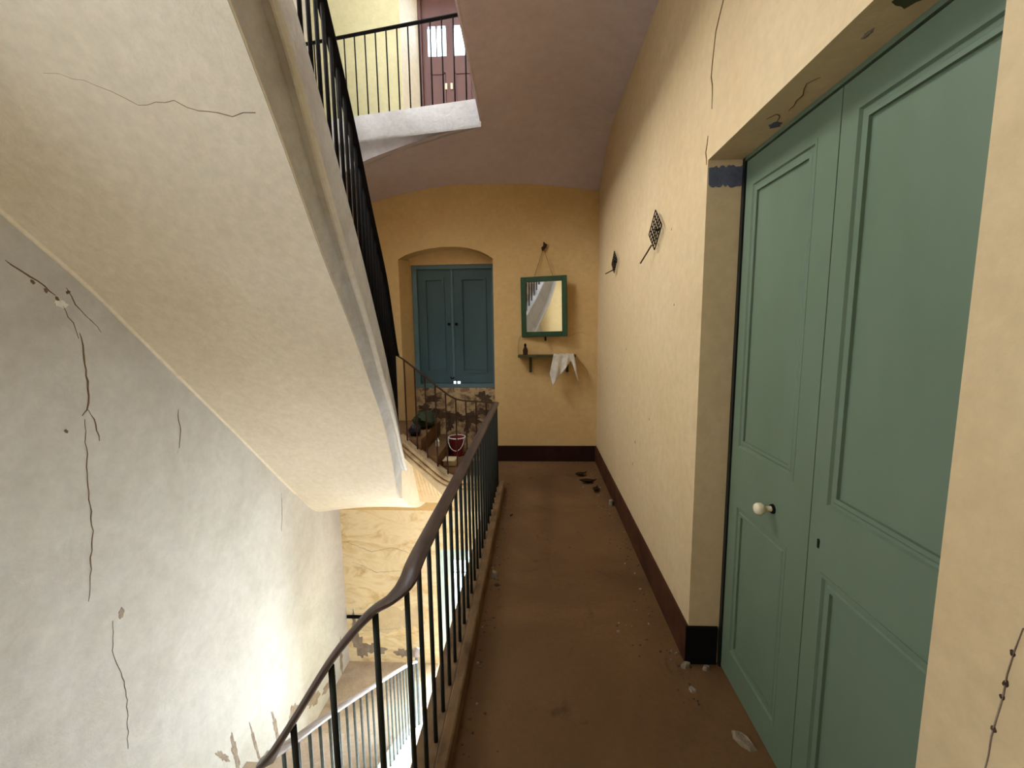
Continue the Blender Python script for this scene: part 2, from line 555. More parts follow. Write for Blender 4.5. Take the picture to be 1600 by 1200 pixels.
def ring_moulding(face, o, wdt, high, t=0.02):
    """raised frame of four mitred strips inside the opening o, in the plane x=face"""
    mb = MB()
    y0, y1, z0, z1 = o
    prof = [(0.0, 0.0), (0.0, -high), (wdt * 0.25, -high * 1.0), (wdt * 0.35, -high * 0.1), (wdt * 0.6, -high * 0.1), (wdt * 0.7, -high * 0.6), (wdt, -high * 0.6), (wdt, t)]
    cs = [(y0, z0, 1, 1), (y1, z0, -1, 1), (y1, z1, -1, -1), (y0, z1, 1, -1), (y0, z0, 1, 1)]
    rings = [[(face + p[1], y + sy * p[0], z + sz * p[0]) for p in prof] for y, z, sy, sz in cs]
    return mb.loft(rings, closed=False, caps=False)


door = empty('door_1', (RD, 1.28, 0), 'sage green panelled double door in the corridor wall', None, None, 'structure')
bx(RD + 0.02, RD + 0.07, 0.60, YB + 0.03, -0.02, ZL + 0.05).build('rebate_board', 'black', door)
bx(RD - 0.004, RD + 0.03, YB - 0.022, YB + 0.002, 0, ZL).build('shade_gap_strip', 'iron', door)  # dark strip standing in for the shaded gap beside the leaf
bx(RD - 0.004, RD + 0.03, 0.62, YB, ZL - 0.014, ZL + 0.02).build('head', 'door', door)
leaves = {
    'far': ((1.284, YB - 0.030), [(1.377, 1.765, 1.008, 2.025), (1.390, 1.750, 0.13, 0.782)]),
    'near': ((0.640, 1.280), [(0.730, 1.222, 0.990, 2.038), (0.730, 1.217, 0.13, 0.800)])}
for key, ((y0, y1), ops) in leaves.items():
    leaf = framed(0, y0, y1, 0.012, ZL - 0.02, ops, 0.03, RD).build('door_leaf', 'door', door)
    for o in ops:
        bx(RD + 0.010, RD + 0.024, o[0] + 0.001, o[1] - 0.001, o[2] + 0.001, o[3] - 0.001).build('panel', 'door', leaf)
        ring_moulding(RD + 0.006, o, 0.040, 0.009 if key == 'near' else 0.007, 0.006).build('moulding', 'door', leaf)
    if key == 'far':
        k = tag(MB().loft([[(RD - d, 1.48 + r * math.cos(2 * PI * j / 16), 0.875 + r * math.sin(2 * PI * j / 16)) for j in range(16)] for d, r in
                           [(0.0, 0.010), (0.030, 0.009), (0.032, 0.016), (0.040, 0.0205), (0.052, 0.021), (0.060, 0.016), (0.064, 0.006)]]).build('knob', 'porcelain', leaf, True), 'cream porcelain door knob')
        MB().loft([[(RD - d, 1.48 + r * math.cos(2 * PI * j / 14), 0.875 + r * math.sin(2 * PI * j / 14)) for j in range(14)] for d, r in [(0.0, 0.017), (0.006, 0.016), (0.008, 0.011)]]).build('knob_rose', 'black', leaf, True)
    else:
        kh = [(1.237 + 0.0055 * math.cos(a), 0.884 + 0.0055 * math.sin(a)) for a in [PI * i / 6 - 0.5 for i in range(0, 8)]]
        MB().prism(kh + [(1.2330, 0.862), (1.2410, 0.862)], 'x', RD - 0.0015, RD + 0.004).build('keyhole', 'black', leaf)

# ---- shuttered window
WY = D + 0.25
win = empty('window_1', (-0.92, WY, 0.81), 'shuttered window with closed blue grey shutters in an arched bay', None, None, 'structure')
wfm = MB()
wfm.box(-1.400, -1.345, WY - 0.035, WY + 0.05, 0.81, 2.21)
wfm.box(-0.49, -0.44, WY - 0.035, WY + 0.05, 0.81, 2.21)
wfm.box(-1.345, -0.49, WY - 0.035, WY + 0.05, 2.165, 2.21)
wfm.box(-1.345, -0.49, WY - 0.035, WY + 0.05, 0.81, 0.855)
wfm.build('window_frame', 'shutter_frame', win)
bx(-1.47, -0.44, WY - 0.05, WY + 0.3, 2.21, 2.42).build('window_head', 'wall_yellow', win)


def shutter_leaf(x0, x1, knob_x, notch):
    mb = MB()
    y0, y1, z0, z1 = WY + 0.0, WY + 0.03, 0.850, 2.172
    o = (x0 + 0.075, x1 - 0.075, z0 + 0.13, z1 - 0.10)
    xs = [x0, o[0], o[1], x1]
    mb.box(x0, o[0], y0, y1, z0 + (0.030 if notch else 0), z1)
    if notch:
        mb.box(x0, x0 + 0.018, y0, y1, z0, z0 + 0.030)
        mb.box(x0 + 0.052, o[0], y0, y1, z0, z0 + 0.030)
    mb.box(o[1], x1, y0, y1, z0, z1)
    mb.box(o[0], o[1], y0, y1, o[3], z1)
    mb.box(o[0], o[1], y0, y1, z0, o[2])
    lf = mb.build('shutter', 'shutter', win)
    bx(o[0], o[1], y0 + 0.012, y1 - 0.004, o[2], o[3]).build('panel', 'shutter', lf)
    fr = MB()
    wd = 0.028
    fr.box(o[0], o[0] + wd, y0 - 0.014, y0 + 0.014, o[2], o[3])
    fr.box(o[1] - wd, o[1], y0 - 0.014, y0 + 0.014, o[2], o[3])
    fr.box(o[0] + wd, o[1] - wd, y0 - 0.014, y0 + 0.014, o[3] - wd, o[3])
    fr.box(o[0] + wd, o[1] - wd, y0 - 0.014, y0 + 0.014, o[2], o[2] + wd)
    fr.build('moulding', 'shutter', lf)
    MB().loft([[(knob_x + r * math.cos(2 * PI * j / 12), y0 - d, 1.545 + r * math.sin(2 * PI * j / 12)) for j in range(12)] for d, r in
               [(0, 0.010), (0.018, 0.008), (0.022, 0.017), (0.034, 0.018), (0.042, 0.008)]]).build('knob', 'black', lf, True)
    return lf


shutter_leaf(-1.352, -0.962, -0.99, False)
shutter_leaf(-0.935, -0.484, -0.905, True)
MB().tube([(-0.949, WY - 0.002, 0.885), (-0.949, WY - 0.002, 2.165)], 0.017, 10).build('cover_strip', 'shutter_frame', win, True)
MB().tube([(-0.945, WY - 0.03, 0.93), (-0.975, WY - 0.035, 0.915), (-0.99, WY - 0.03, 0.935)], 0.008, 6).build('latch', 'black', win)

# ---- upper balcony door
UY = D + 0.30
ud = empty('door_2', (-0.9, UY, UPZ), 'red brown half glazed balcony door on the upper storey', None, None, 'structure')
dm = MB()
panes = [(-1.145, -0.945, 4.42, 4.72), (-0.870, -0.66, 4.42, 4.72)]
zs = [UPZ, 4.42, 4.72, 5.10]
xs = [-1.24, -1.145, -0.945, -0.870, -0.66, -0.50]
for a, b2 in zip(xs, xs[1:]):
    for c, d2 in zip(zs, zs[1:]):
        if any(p[0] - .001 < (a + b2) / 2 < p[1] + .001 and p[2] < (c + d2) / 2 < p[3] for p in panes):
            continue
        dm.box(a, b2, UY, UY + 0.05, c, d2)
dl = dm.build('door_leaf', 'brown_door', ud)
for p in panes:
    bx(p[0], p[1], UY + 0.02, UY + 0.024, p[2], p[3]).build('pane', 'glass', dl)
bx(-1.055, -1.043, UY - 0.004, UY + 0.03, 4.42, 4.72).build('glazing_bar', 'brown_door', dl)
bx(-1.24, -1.205, UY - 0.03, UY, UPZ, 5.10).build('door_jamb', 'brown_door', ud)
for (a, b2) in ((-1.13, -0.96), (-0.86, -0.68)):
    fr = MB()
    for q in ((a, a + 0.015, 3.55, 4.25), (b2 - 0.015, b2, 3.55, 4.25), (a, b2, 4.235, 4.25), (a, b2, 3.55, 3.565)):
        fr.box(q[0], q[1], UY - 0.01, UY + 0.01, q[2], q[3])
    fr.build('moulding', 'brown_door', dl)
for x in (-0.955, -0.895):
    bx(x - 0.012, x + 0.012, UY - 0.015, UY, 4.08, 4.14).build('latch_plate', 'porcelain', dl)

# ---- lower window
LY = D + 0.06
lw = empty('window_2', (-0.8, LY, ZB), 'pale blue glazed double door bright with daylight on the storey below', None, None, 'structure')
fm = MB()
for q in ((-1.158, -1.125, ZB, -1.08), (-0.487, -0.455, ZB, -1.08), (-1.125, -0.487, -1.115, -1.08)):
    fm.box(q[0], q[1], LY - 0.02, LY + 0.05, q[2], q[3])
fm.build('window_frame', 'pale_blue', lw)
for (a, b2) in ((-1.125, -0.81), (-0.805, -0.487)):
    cm = MB()
    for q in ((a, a + 0.115, -3.08, -1.115), (b2 - 0.022, b2, -3.08, -1.115), (a + 0.115, b2 - 0.022, -1.24, -1.115), (a + 0.115, b2 - 0.022, -3.08, -2.98)):
        cm.box(q[0], q[1], LY, LY + 0.035, q[2], q[3])
    cs = cm.build('casement', 'pale_blue', lw)
    bx(a + 0.115, b2 - 0.022, LY + 0.016, LY + 0.019, -2.98, -1.24).build('pane', 'glass', cs)
    bx(a + 0.115, b2 - 0.022, LY + 0.005, LY + 0.03, -1.405, -1.385).build('glazing_bar', 'pale_blue', cs)
bx(-1.08, -1.055, LY - 0.03, LY, -1.56, -1.44).build('espagnolette_handle', 'porcelain', lw)

# ---- barred stair window (seen only in the mirror)
nw = empty('window_added_3', (L, (WY0 + WY1) / 2, WZ0), 'barred stair window in the pale wall, seen only in the mirror', None, None, 'structure')
fm = MB()
for q in ((WY0, WY0 + 0.05, WZ0, WZ1), (WY1 - 0.05, WY1, WZ0, WZ1), (WY0, WY1, WZ0, WZ0 + 0.05), (WY0, WY1, WZ1 - 0.05, WZ1), ((WY0 + WY1) / 2 - 0.03, (WY0 + WY1) / 2 + 0.03, WZ0, WZ1)):
    fm.box(L - 0.15, L - 0.10, q[0], q[1], q[2], q[3])
fm.build('window_frame', 'pale_blue', nw)
for i in range(11):
    y = WY0 + 0.12 + i * 0.125
    MB().tube([(L - 0.05, y, WZ0), (L - 0.05, y, WZ1)], 0.008, 6).build('bar', 'iron', nw)
uw = empty('window_added_5', (L, (UW0 + UW1) / 2, UW2), 'unseen casement window added high in the upper pale wall for its light', None, None, 'structure')  # window added out of view to light the corridor
for y in (UW0, (UW0 * 2 + UW1) / 3, (UW0 + UW1 * 2) / 3, UW1):
    bx(L - 0.16, L - 0.10, y - 0.03, y + 0.03, UW2, UW3).build('window_post', 'pale_blue', uw)
for z in (UW2 + 0.02, UW3 - 0.02):
    bx(L - 0.15, L - 0.11, UW0, UW1, z - 0.02, z + 0.02).build('window_rail', 'pale_blue', uw)
# ---- frame of the added, unseen skylight
sk = empty('window_added_4', (-1.0, 2.4, ZT), 'unseen skylight added over the stairwell for its light', None, None, 'structure')
for i in range(4):
    y = SY0 + (SY1 - SY0) * i / 3
    bx(SX0, SX1, y - 0.025, y + 0.025, ZT + 0.12, ZT + 0.18).build('glazing_bar', 'iron', sk)

# ================================================================== STAIRS
XS = [(1.0, -0.835), (1.2, -0.84), (1.74, -0.867), (1.97, -0.887), (2.37, -0.933), (2.98, -1.036), (3.92, -1.24), (5.0, -1.24)]
TOPZ = [(0.9, 3.55), (1.1, 3.35), (1.725, 2.70), (2.024, 2.37), (2.34, 2.02), (2.9, 1.47), (3.39, 1.03), (3.66, 0.76), (3.92, 0.47), (4.2, 0.47)]
BEADZ = [(0.8, 3.25), (1.1, 3.02), (1.57, 2.56), (1.74, 2.29), (1.87, 2.10), (2.09, 1.845), (2.82, 1.142), (3.24, 0.82), (3.6, 0.51), (3.92, 0.22), (4.2, 0.0)]
SOFE = [(0.8, 3.06), (1.1, 2.78), (1.40, 2.48), (1.63, 2.22), (1.94, 1.85), (2.77, 1.12), (3.14, 0.82), (3.5, 0.46), (3.84, -0.03), (4.2, -0.30), (4.5, -0.42), (4.9, -0.50)]
SOFW = [(0.8, 3.06), (1.1, 2.76), (1.4, 2.46), (1.864, 2.026), (2.182, 1.76), (2.59, 1.337), (3.207, 0.70), (3.85, 0.03), (4.246, -0.375), (4.5, -0.48), (4.9, -0.56)]

flight = empty('stair_flight', (-1.6, 3.9, 0.5), 'cream plastered stair flight rising from the shuttered window towards the viewer', 'stairs')
body, strg = MB(), MB()
rb, rs = [], []
ny = 64
for i in range(ny + 1):
    y = 0.93 + (YE - 0.93) * i / ny
    xs_ = smooth_tab(XS, y, 0.12)
    tz, bz = smooth_tab(TOPZ, y, 0.06), smooth_tab(BEADZ, y, 0.10)
    se, sw = smooth_tab(SOFE, y, 0.10), smooth_tab(SOFW, y, 0.10)
    bz = max(bz, se + 0.03)
    xe = xs_ - 0.055
    ring = []
    for k in range(9):
        t = k / 8
        arch_up = 0.02 * math.sin(PI * t)
        ring.append((L + (xe - L) * t, y, sw + (se - sw) * t + arch_up))
    ring += [(xe - 0.02, y, tz - 0.30), (L, y, tz - 0.30)]
    rb.append(ring)
    rs.append([(xe - 0.004, y, se - 0.004), (xs_ - 0.024, y, bz - 0.035), (xs_ - 0.006, y, bz - 0.036), (xs_ + 0.012, y, bz - 0.022), (xs_ + 0.018, y, bz), (xs_ + 0.012, y, bz + 0.022), (xs_ - 0.006, y, bz + 0.036),
               (xs_ - 0.004, y, tz - 0.02), (xs_ - 0.012, y, tz), (xs_ - 0.14, y, tz), (xs_ - 0.14, y, tz - 0.26), (xe - 0.03, y, tz - 0.28)])
body.loft(rb)
body.build('soffit', 'soffit', flight, True)
strg_o = tag(strg.loft(rs).build('string', 'string', flight, True), 'grey plastered string with a moulded bead')
MB().tube([Vector(r[3]) + Vector((0.004, 0, -0.004)) for r in rs], 0.016, 8).build('bead', 'white', strg_o, True)  # bead made white so its highlight is in the colour
nst = 16
for i in range(nst):
    y1 = 3.93 - 0.176 * i
    z1 = 0.47 + 0.178 * (i + 1) - 0.03
    if y1 - 0.19 < 0.92:
        break
    xm = smooth_tab(XS, y1 - 0.1, 0.1) - 0.145
    bx(L, xm, y1 - 0.20, y1, z1 - 0.24, z1).build('tread', 'tread', flight)

# ---- quarter landing and short flight at the far end
short = empty('stair_landing', (-1.5, 4.4, 0.0), 'short turning steps rising left below the shuttered window', 'stairs')
lb = MB()
rr = []
for i in range(13):
    y = YE + (D - YE) * i / 12
    se, sw = smooth_tab(SOFE, y, 0.10), smooth_tab(SOFW, y, 0.10)
    ring = []
    for k in range(9):
        t = k / 8
        ring.append((L + (-1.262 - L) * t, y, sw + (se - sw) * t + (0.02 + 0.015 * i / 12) * math.sin(PI * t)))
    rr.append(ring + [(-1.262, y, 0.46), (L, y, 0.46)])
lb.loft(rr).build('landing_slab', 'soffit', short, True)
bx(L, -1.262, YE + 0.06, D, 0.458, 0.468).build('tread', 'floor', short)
CURB = [(-1.262, 0.515), (-1.216, 0.480), (-0.938, 0.232), (-0.86, 0.165), (-0.80, 0.130), (-0.74, 0.112), (-0.68, 0.106), (-0.36, 0.10)]
ridge = lambda x: max(-0.22, 0.279 - 1.06 * (x + 1.208))
fb = MB()
rr = []
for i in range(25):
    x = -1.262 + (-0.34 + 1.262) * i / 24
    c = lerp_tab(CURB, x)
    r0 = min(ridge(x), c - 0.15)
    rr.append([(x, YE, c - 0.06), (x, YE - 0.004, r0 + 0.02), (x, YE + 0.012, r0), (x, YE + 0.30, r0 - 0.10 * 1), (x, YE + 0.6, -0.36 if r0 > -0.2 else -0.40), (x, D, -0.505), (x, D, max(-0.2, c - 0.3)), (x, YE + 0.1, c - 0.12)])
fb.loft(rr).build('fascia', 'fascia', short)
for i in range(3):
    x1 = -0.76 - 0.16 * i
    z1 = 0.155 * (i + 1)
    bx(x1 - 0.17 if i < 2 else -1.262, x1, YE + 0.06, D, z1 - 0.155, z1).build('tread', 'floor', short)
path = catmull([(x, YE, z) for x, z in CURB], 4)
curb_prof = [(0.10, -0.11), (0.10, 0.0), (0.02, 0.0), (-0.030, -0.004), (-0.040, -0.016), (-0.034, -0.030), (-0.010, -0.036), (-0.010, -0.046), (-0.030, -0.050), (-0.036, -0.062), (-0.028, -0.074), (-0.004, -0.080), (-0.004, -0.092), (-0.016, -0.096), (-0.016, -0.106), (0.0, -0.110)]
MB().sweep([(p.x, p.y, p.z) for p in reversed(path)], [(a, c) for a, c in curb_prof]).build('curb_moulding', 'stone', short)

# ---- wooden and stone curb of the corridor edge
ce = empty('corridor_curb', (-0.36, 2.4, 0), 'worn brown stone curb under the corridor railing', 'curb')
bx(-0.338, -0.296, 0.2, YE + 0.03, -0.01, 0.085).build('inner_board', 'curb', ce, bevel=0.006)
bx(-0.425, -0.338, 0.2, YE + 0.0, -0.30, 0.055).build('outer_ledge', 'curb', ce, bevel=0.008)

# ---- lower flight (descending away from the viewer) and near steps
lowf = empty('stair_flight', (-1.6, 2.5, -1.6), 'lower stair flight with dusty treads seen down the stairwell', 'stairs')
XL = [(1.1, -0.88), (1.257, -0.90), (1.88, -1.0), (3.62, -1.2), (3.95, -1.2)]
nl = 11
run, rise = (3.95 - 1.25) / nl, (2.55 - 0.75) / nl
for i in range(nl):
    y0 = 1.25 + run * i
    z1 = -0.75 - rise * (i + 1)
    bx(L, lerp_tab(XL, y0 + run / 2) - 0.09, y0 - 0.03, y0 + run, z1 - 0.30, z1).build('tread', 'tread', lowf)
bx(L, -0.90, YN, 1.26, -1.0, -0.75).build('landing_slab', 'tread', lowf)
bx(L, -1.2, 3.95, D, -2.85, -2.55).build('landing_slab', 'tread', lowf)
for i in range(4):
    x1 = -0.34 - 0.14 * i
    bx(x1 - 0.15, x1, YN, 1.02, -0.15 * (i + 1) - 0.3, -0.15 * (i + 1)).build('tread', 'tread', lowf)
for i in range(3):
    x0 = -1.2 + 0.2 * i
    bx(x0, x0 + 0.21, 3.95, D, -2.69 - 0.14 * i - 0.2, -2.69 - 0.14 * i).build('tread', 'pink', lowf)
sm = MB()
rr = []
for i in range(15):
    y = 1.15 + 2.8 * i / 14
    x = lerp_tab(XL, y)
    z = -0.70 - (y - 1.25) * rise / run
    rr.append([(x - 0.10, y, z - 0.34), (x + 0.03, y, z - 0.34), (x + 0.03, y, z - 0.05), (x + 0.06, y, z - 0.045), (x + 0.06, y, z), (x - 0.10, y, z)])
sm.loft(rr).build('string', 'white', lowf)  # white carries the strong light falling on the lower string
bx(-1.14, -0.95, 3.91, 3.95, -3.0, -2.50).build('string', 'white', lowf)

# ================================================================== RAILINGS
RAIL = [(-0.026, -0.006), (-0.021, -0.010), (0.021, -0.010), (0.026, -0.006), (0.025, 0.002), (0.015, 0.009), (0, 0.011), (-0.015, 0.009), (-0.025, 0.002)]


def bar_mesh(h, r=0.0078, n=8):
    mb = MB().tube([(0, 0, 0), (0, 0, h)], r, n)
    me = bpy.data.meshes.new('baluster')
    me.from_pydata([tuple(p) for p in mb.v], [], mb.f)
    me.polygons.foreach_set('use_smooth', [len(p.vertices) == 4 for p in me.polygons])
    return me


def bars(parent, tops, bottoms, mat, r=0.0078):
    cache = {}
    for t, bt in zip(tops, bottoms):
        h = round(t[2] - bt[2], 3)
        if h not in cache:
            cache[h] = bar_mesh(h, r)
            cache[h].materials.append(M[mat])
        link('baluster', cache[h], parent, Matrix.Translation((bt[0], bt[1], t[2] - h)))


# ---- corridor railing with its near end turning down the stairs
cr = empty('railing', (-0.358, 2.5, 0.05), 'dark iron corridor railing with brown wooden handrail', 'railing')
HR = 0.824
near_pts = [(-0.90, 1.25, 0.085), (-0.81, 1.12, 0.222), (-0.711, 1.10, 0.37), (-0.584, 1.10, 0.571), (-0.50, 1.10, 0.680), (-0.447, 1.10, 0.735), (-0.395, 1.095, 0.775), (-0.362, 1.13, 0.803), (-0.358, 1.22, 0.822), (-0.358, 1.5, HR)]
path = catmull(near_pts, 5)[:-1] + [Vector((-0.358, 1.5 + (YE - 1.5) * i / 10, HR)) for i in range(11)]
MB().sweep(path, RAIL).build('handrail', 'rail', cr, True)
tops, bots = [], []
y = 1.112
while y < YE - 0.02:
    tops.append((-0.358, y, HR - 0.012 - (0.034 if y < 1.2 else 0.006 if y < 1.3 else 0)))
    bots.append((-0.358, y, -0.02))
    y += 0.125
bars(cr, tops, bots, 'iron')
bars(cr, [(-0.358, YE, HR - 0.01)], [(-0.358, YE, 0.0)], 'iron', 0.010)
for x, z in ((-0.445, 0.725), (-0.580, 0.565), (-0.705, 0.37), (-0.82, 0.20)):
    bars(cr, [(x, 1.10, z - 0.005)], [(x, 1.10, z - 0.95)], 'iron', 0.0092)

# ---- short railing of the far steps
fr_ = empty('railing', (-0.8, YE, 0.1), 'thin rusty iron railing rising left in front of the shuttered window', 'railing')
fp = catmull([(-0.358, YE, HR), (-0.55, YE, 0.838), (-0.681, YE, 0.851), (-0.80, YE + 0.01, 0.90), (-1.083, YE + 0.02, 1.129), (-1.20, YE + 0.03, 1.22), (-1.262, YE + 0.02, 1.262)], 5)
MB().sweep(fp, [(a * 0.55, c * 0.55) for a, c in RAIL]).build('handrail', 'rust', fr_, True)
tops, bots = [], []
for i in range(9):
    x = -0.455 - 0.093 * i
    tz = lerp_tab(sorted((p.x, p.z) for p in fp), x)
    tops.append((x, YE + 0.03, tz))
    bots.append((x, YE + 0.03, lerp_tab(CURB, x) - 0.01))
bars(fr_, tops, bots, 'rust', 0.0065)

# ---- railing of the rising flight
ur = empty('railing', (-1.0, 2.6, 1.8), 'black iron railing climbing the stair flight on the grey string', 'railing')
hp = [(-1.262, YE + 0.02, 1.262), (-1.25, 3.86, 1.33), (-1.20, 3.62, 1.60), (-1.15, 3.36, 1.90), (-1.09, 2.95, 2.30), (-1.036, 2.58, 2.69), (-1.0, 2.24, 3.05), (-0.975, 1.9, 3.40), (-0.95, 1.5, 3.82), (-0.93, 1.15, 4.16)]
hpc = catmull(hp, 5)
MB().sweep(hpc, RAIL).build('handrail', 'black', ur, True)
tab = sorted((p.y, p.z) for p in hpc)
tabx = sorted((p.y, p.x) for p in hpc)
tops, bots = [], []
y = 3.83
while y > 1.2:
    x = lerp_tab(tabx, y)
    tops.append((x, y, lerp_tab(tab, y) - 0.01))
    bots.append((x, y, smooth_tab(TOPZ, y, 0.06) - 0.06))
    y -= 0.088
bars(ur, tops, bots, 'black', 0.0105)

# ---- upper landing railing
tl = empty('railing', (-1.0, 4.05, UPZ), 'black iron landing railing in front of the glazed upper door', 'railing')
up0, up1 = (-2.25, edge_y(-2.25) + 0.10, 4.085), (-0.44, edge_y(-0.44) + 0.10, 4.085)
MB().sweep([up0, ((up0[0] + up1[0]) / 2, (up0[1] + up1[1]) / 2, 4.085), up1], [(a * 0.8, c * 0.8) for a, c in RAIL]).build('handrail', 'black', tl, True)
tops, bots = [], []
for i in range(18):
    x = -0.44 - 0.1015 * i - 0.03
    yy = edge_y(x) + 0.10
    tops.append((x, yy, 4.08))
    bots.append((x, yy, UPZ - 0.02))
bars(tl, tops, bots, 'black', 0.0065)
tc2 = empty('railing', (-0.40, 2.4, UPZ), 'black iron railing along the upper corridor edge', 'railing')
MB().sweep([(-0.36, 1.2, 4.085), (-0.36, 2.5, 4.085), (-0.36, 3.93, 4.085)], [(a * 0.8, c * 0.8) for a, c in RAIL]).build('handrail', 'black', tc2, True)
ys_ = [1.25 + 0.125 * i for i in range(22)]
bars(tc2, [(-0.36, y, 4.08) for y in ys_], [(-0.36, y, UPZ - 0.02) for y in ys_], 'black', 0.0065)

# ---- lower flight railing
lr = empty('railing', (-1.1, 2.6, -1.5), 'iron railing of the lower stair flight with strong light painted into its pale colours', 'railing')
lp = catmull([(-0.90, 1.25, 0.085), (-0.93, 1.45, -0.055), (-1.0, 1.88, -0.354), (-1.1, 2.75, -0.955), (-1.2, 3.62, -1.568), (-1.2, 3.90, -1.76)], 6)
MB().sweep(lp, [(a * 0.9, c * 0.9) for a, c in RAIL]).build('handrail', 'rail_lit', lr, True)
tabz, tabx = sorted((p.y, p.z) for p in lp), sorted((p.y, p.x) for p in lp)
tops, bots = [], []
y = 1.36
while y < 3.88:
    x = lerp_tab(tabx, y)
    tops.append((x, y, lerp_tab(tabz, y) - 0.005))
    bots.append((x, y, -0.72 - (y - 1.25) * rise / run))
    y += 0.118
bars(lr, tops, bots, 'iron_lit', 0.0075)
bars(lr, [(-1.2, 3.94, -1.74)], [(-1.2, 3.94, -2.62)], 'iron_lit', 0.014)
kb = MB().loft([[(-1.2 + r * math.cos(2 * PI * j / 14), 3.94 + r * math.sin(2 * PI * j / 14), -1.735 + z) for j in range(14)] for z, r in
                [(0, 0.012), (0.008, 0.03), (0.026, 0.046), (0.045, 0.050), (0.066, 0.044), (0.084, 0.026), (0.092, 0.006)]])
tag(kb.build('knob', 'rail_lit', lr, True), 'round wooden newel knob in the painted lit tone')

# ================================================================== THINGS ON THE WALLS
# ---- mirror, turned a little towards the stairs
az = math.radians(11.0)
MC = Vector((0.092, D - 0.055, 1.715))
RM = Matrix.Translation(MC) @ Matrix.Rotation(-az, 4, 'Z') @ Matrix.Rotation(math.radians(-0.8), 4, 'Y')
mi = empty('mirror', (MC.x, MC.y, 1.40), 'green framed mirror hanging on a cord above the small shelf', 'mirror')
hw, hh = 0.248, 0.318
fm = MB()
fwid = 0.056
for q in ((-hw, -hw + fwid, -hh, hh), (hw - fwid, hw, -hh, hh), (-hw + fwid, hw - fwid, hh - fwid, hh), (-hw + fwid, hw - fwid, -hh, -hh + fwid)):
    fm.box(q[0], q[1], -0.014, 0.012, q[2], q[3], RM)
mframe = fm.build('frame', 'green_frame', mi, bevel=0.004)
MB().box(-hw + fwid, hw - fwid, -0.004, 0.004, -hh + fwid, hh - fwid, RM).build('mirror_glass', 'mirror', mframe)
nail = Vector((0.089, D - 0.012, 2.329))
for sx in (-1, 1):
    MB().tube([nail, RM @ Vector((sx * 0.10, 0.004, hh - 0.005))], 0.0025, 5).build('cord', 'wire', mi)
tag(MB().tube([(0.089, D, 2.335), (0.089, D - 0.03, 2.322)], 0.006, 6).build('nail', 'rust'), 'rusty nail that carries the mirror cord', 'nail')
MB().tube([RM @ Vector((0.01, 0.0, -hh)), RM @ Vector((0.012, -0.005, -hh - 0.045))], 0.012, 6).build('tassel', 'black', mi)
knot = MB()
knot.loft([[(0.092 + r * k * math.cos(2 * PI * j / 9) + dx, D - 0.018 + 0.012 * math.sin(2 * PI * j / 9), 2.30 + z) for j, k in enumerate((1, 0.7, 1.2, 0.8, 1.1, 0.6, 1.0, 0.9, 1.15))] for z, r, dx in
           [(0, 0.006, -0.012), (0.018, 0.016, -0.006), (0.034, 0.026, 0.0), (0.052, 0.018, 0.012), (0.064, 0.022, 0.018), (0.078, 0.010, 0.006), (0.09, 0.004, 0.0)]])
knot.build('cord_knot', 'rust', mi)

# ---- shelf with bracket
sh = empty('wall_shelf', (0.12, D, 1.18), 'narrow olive painted wall shelf on small brackets below the mirror', 'shelf')
bx(-0.19, 0.43, D - 0.13, D, 1.180, 1.205).build('board', 'green_shelf', sh, bevel=0.003)
for x in (-0.055, 0.345):
    MB().prism([(D, 1.18), (D - 0.10, 1.18), (D - 0.085, 1.165), (D - 0.03, 1.10), (D - 0.018, 1.03), (D - 0.03, 1.02), (D, 1.01)], 'x', x - 0.014, x + 0.014).build('bracket', 'green_shelf', sh)
fig = empty('bottle', (-0.11, D - 0.07, 1.205), 'small dark bottle standing on the left end of the wall shelf', 'bottle')
MB().loft([[(-0.11 + r * math.cos(2 * PI * j / 12), D - 0.07 + r * math.sin(2 * PI * j / 12), 1.205 + z) for j in range(12)] for z, r in [(0, 0.026), (0.05, 0.028), (0.075, 0.018), (0.09, 0.010)]]).build('body', 'rust', fig, True)
MB().loft([[(-0.11 + r * math.cos(2 * PI * j / 10), D - 0.07 + r * math.sin(2 * PI * j / 10), 1.292 + z) for j in range(10)] for z, r in [(0, 0.012), (0.02, 0.014), (0.035, 0.008)]]).build('stopper', 'black', fig, True)
tag(MB().tube(catmull([(-0.16, D - 0.02, 1.41), (-0.185, D - 0.02, 1.33), (-0.19, D - 0.03, 1.25), (-0.185, D - 0.06, 1.207)], 4), 0.0022, 5).build('string', 'wire'), 'thin string hanging from the mirror to the shelf end', 'string')
# cloth draped over the shelf end
cl = MB()
nu, nv = 22, 18
FY = D - 0.145
for i in range(nu + 1):
    u = i / nu
    for j in range(nv + 1):
        v = j / nv
        x = 0.190 + 0.215 * u
        ztop = 1.212
        # hanging depth: two points with an arch between them
        dep = 0.20 + 1.6 * u if u < 0.08 else 0.33 - 0.26 * (u - 0.08) / 0.64 if u < 0.72 else 0.07 + 0.25 * ((u - 0.72) / 0.28) ** 1.1
        if v < 0.25:
            y = D - 0.03 + (FY - (D - 0.03)) * (v / 0.25)
            z = ztop + 0.004 * math.sin(u * 20)
        else:
            t = (v - 0.25) / 0.75
            y = FY - 0.004 + 0.024 * math.sin(u * 17 + t * 2) * t - 0.02 * t
            z = ztop - dep * t
            x += (-0.040 + 0.095 * u) * t
        cl.v.append((x, y, z))
for i in range(nu):
    for j in range(nv):
        a = i * (nv + 1) + j
        cl.f.append((a, a + 1, a + nv + 2, a + nv + 1))
clo = tag(cl.build('cloth', 'cloth', None, True), 'dingy white cloth draped over the right end of the wall shelf', 'cloth')
sol = clo.modifiers.new('thickness', 'SOLIDIFY')
sol.thickness = 0.004

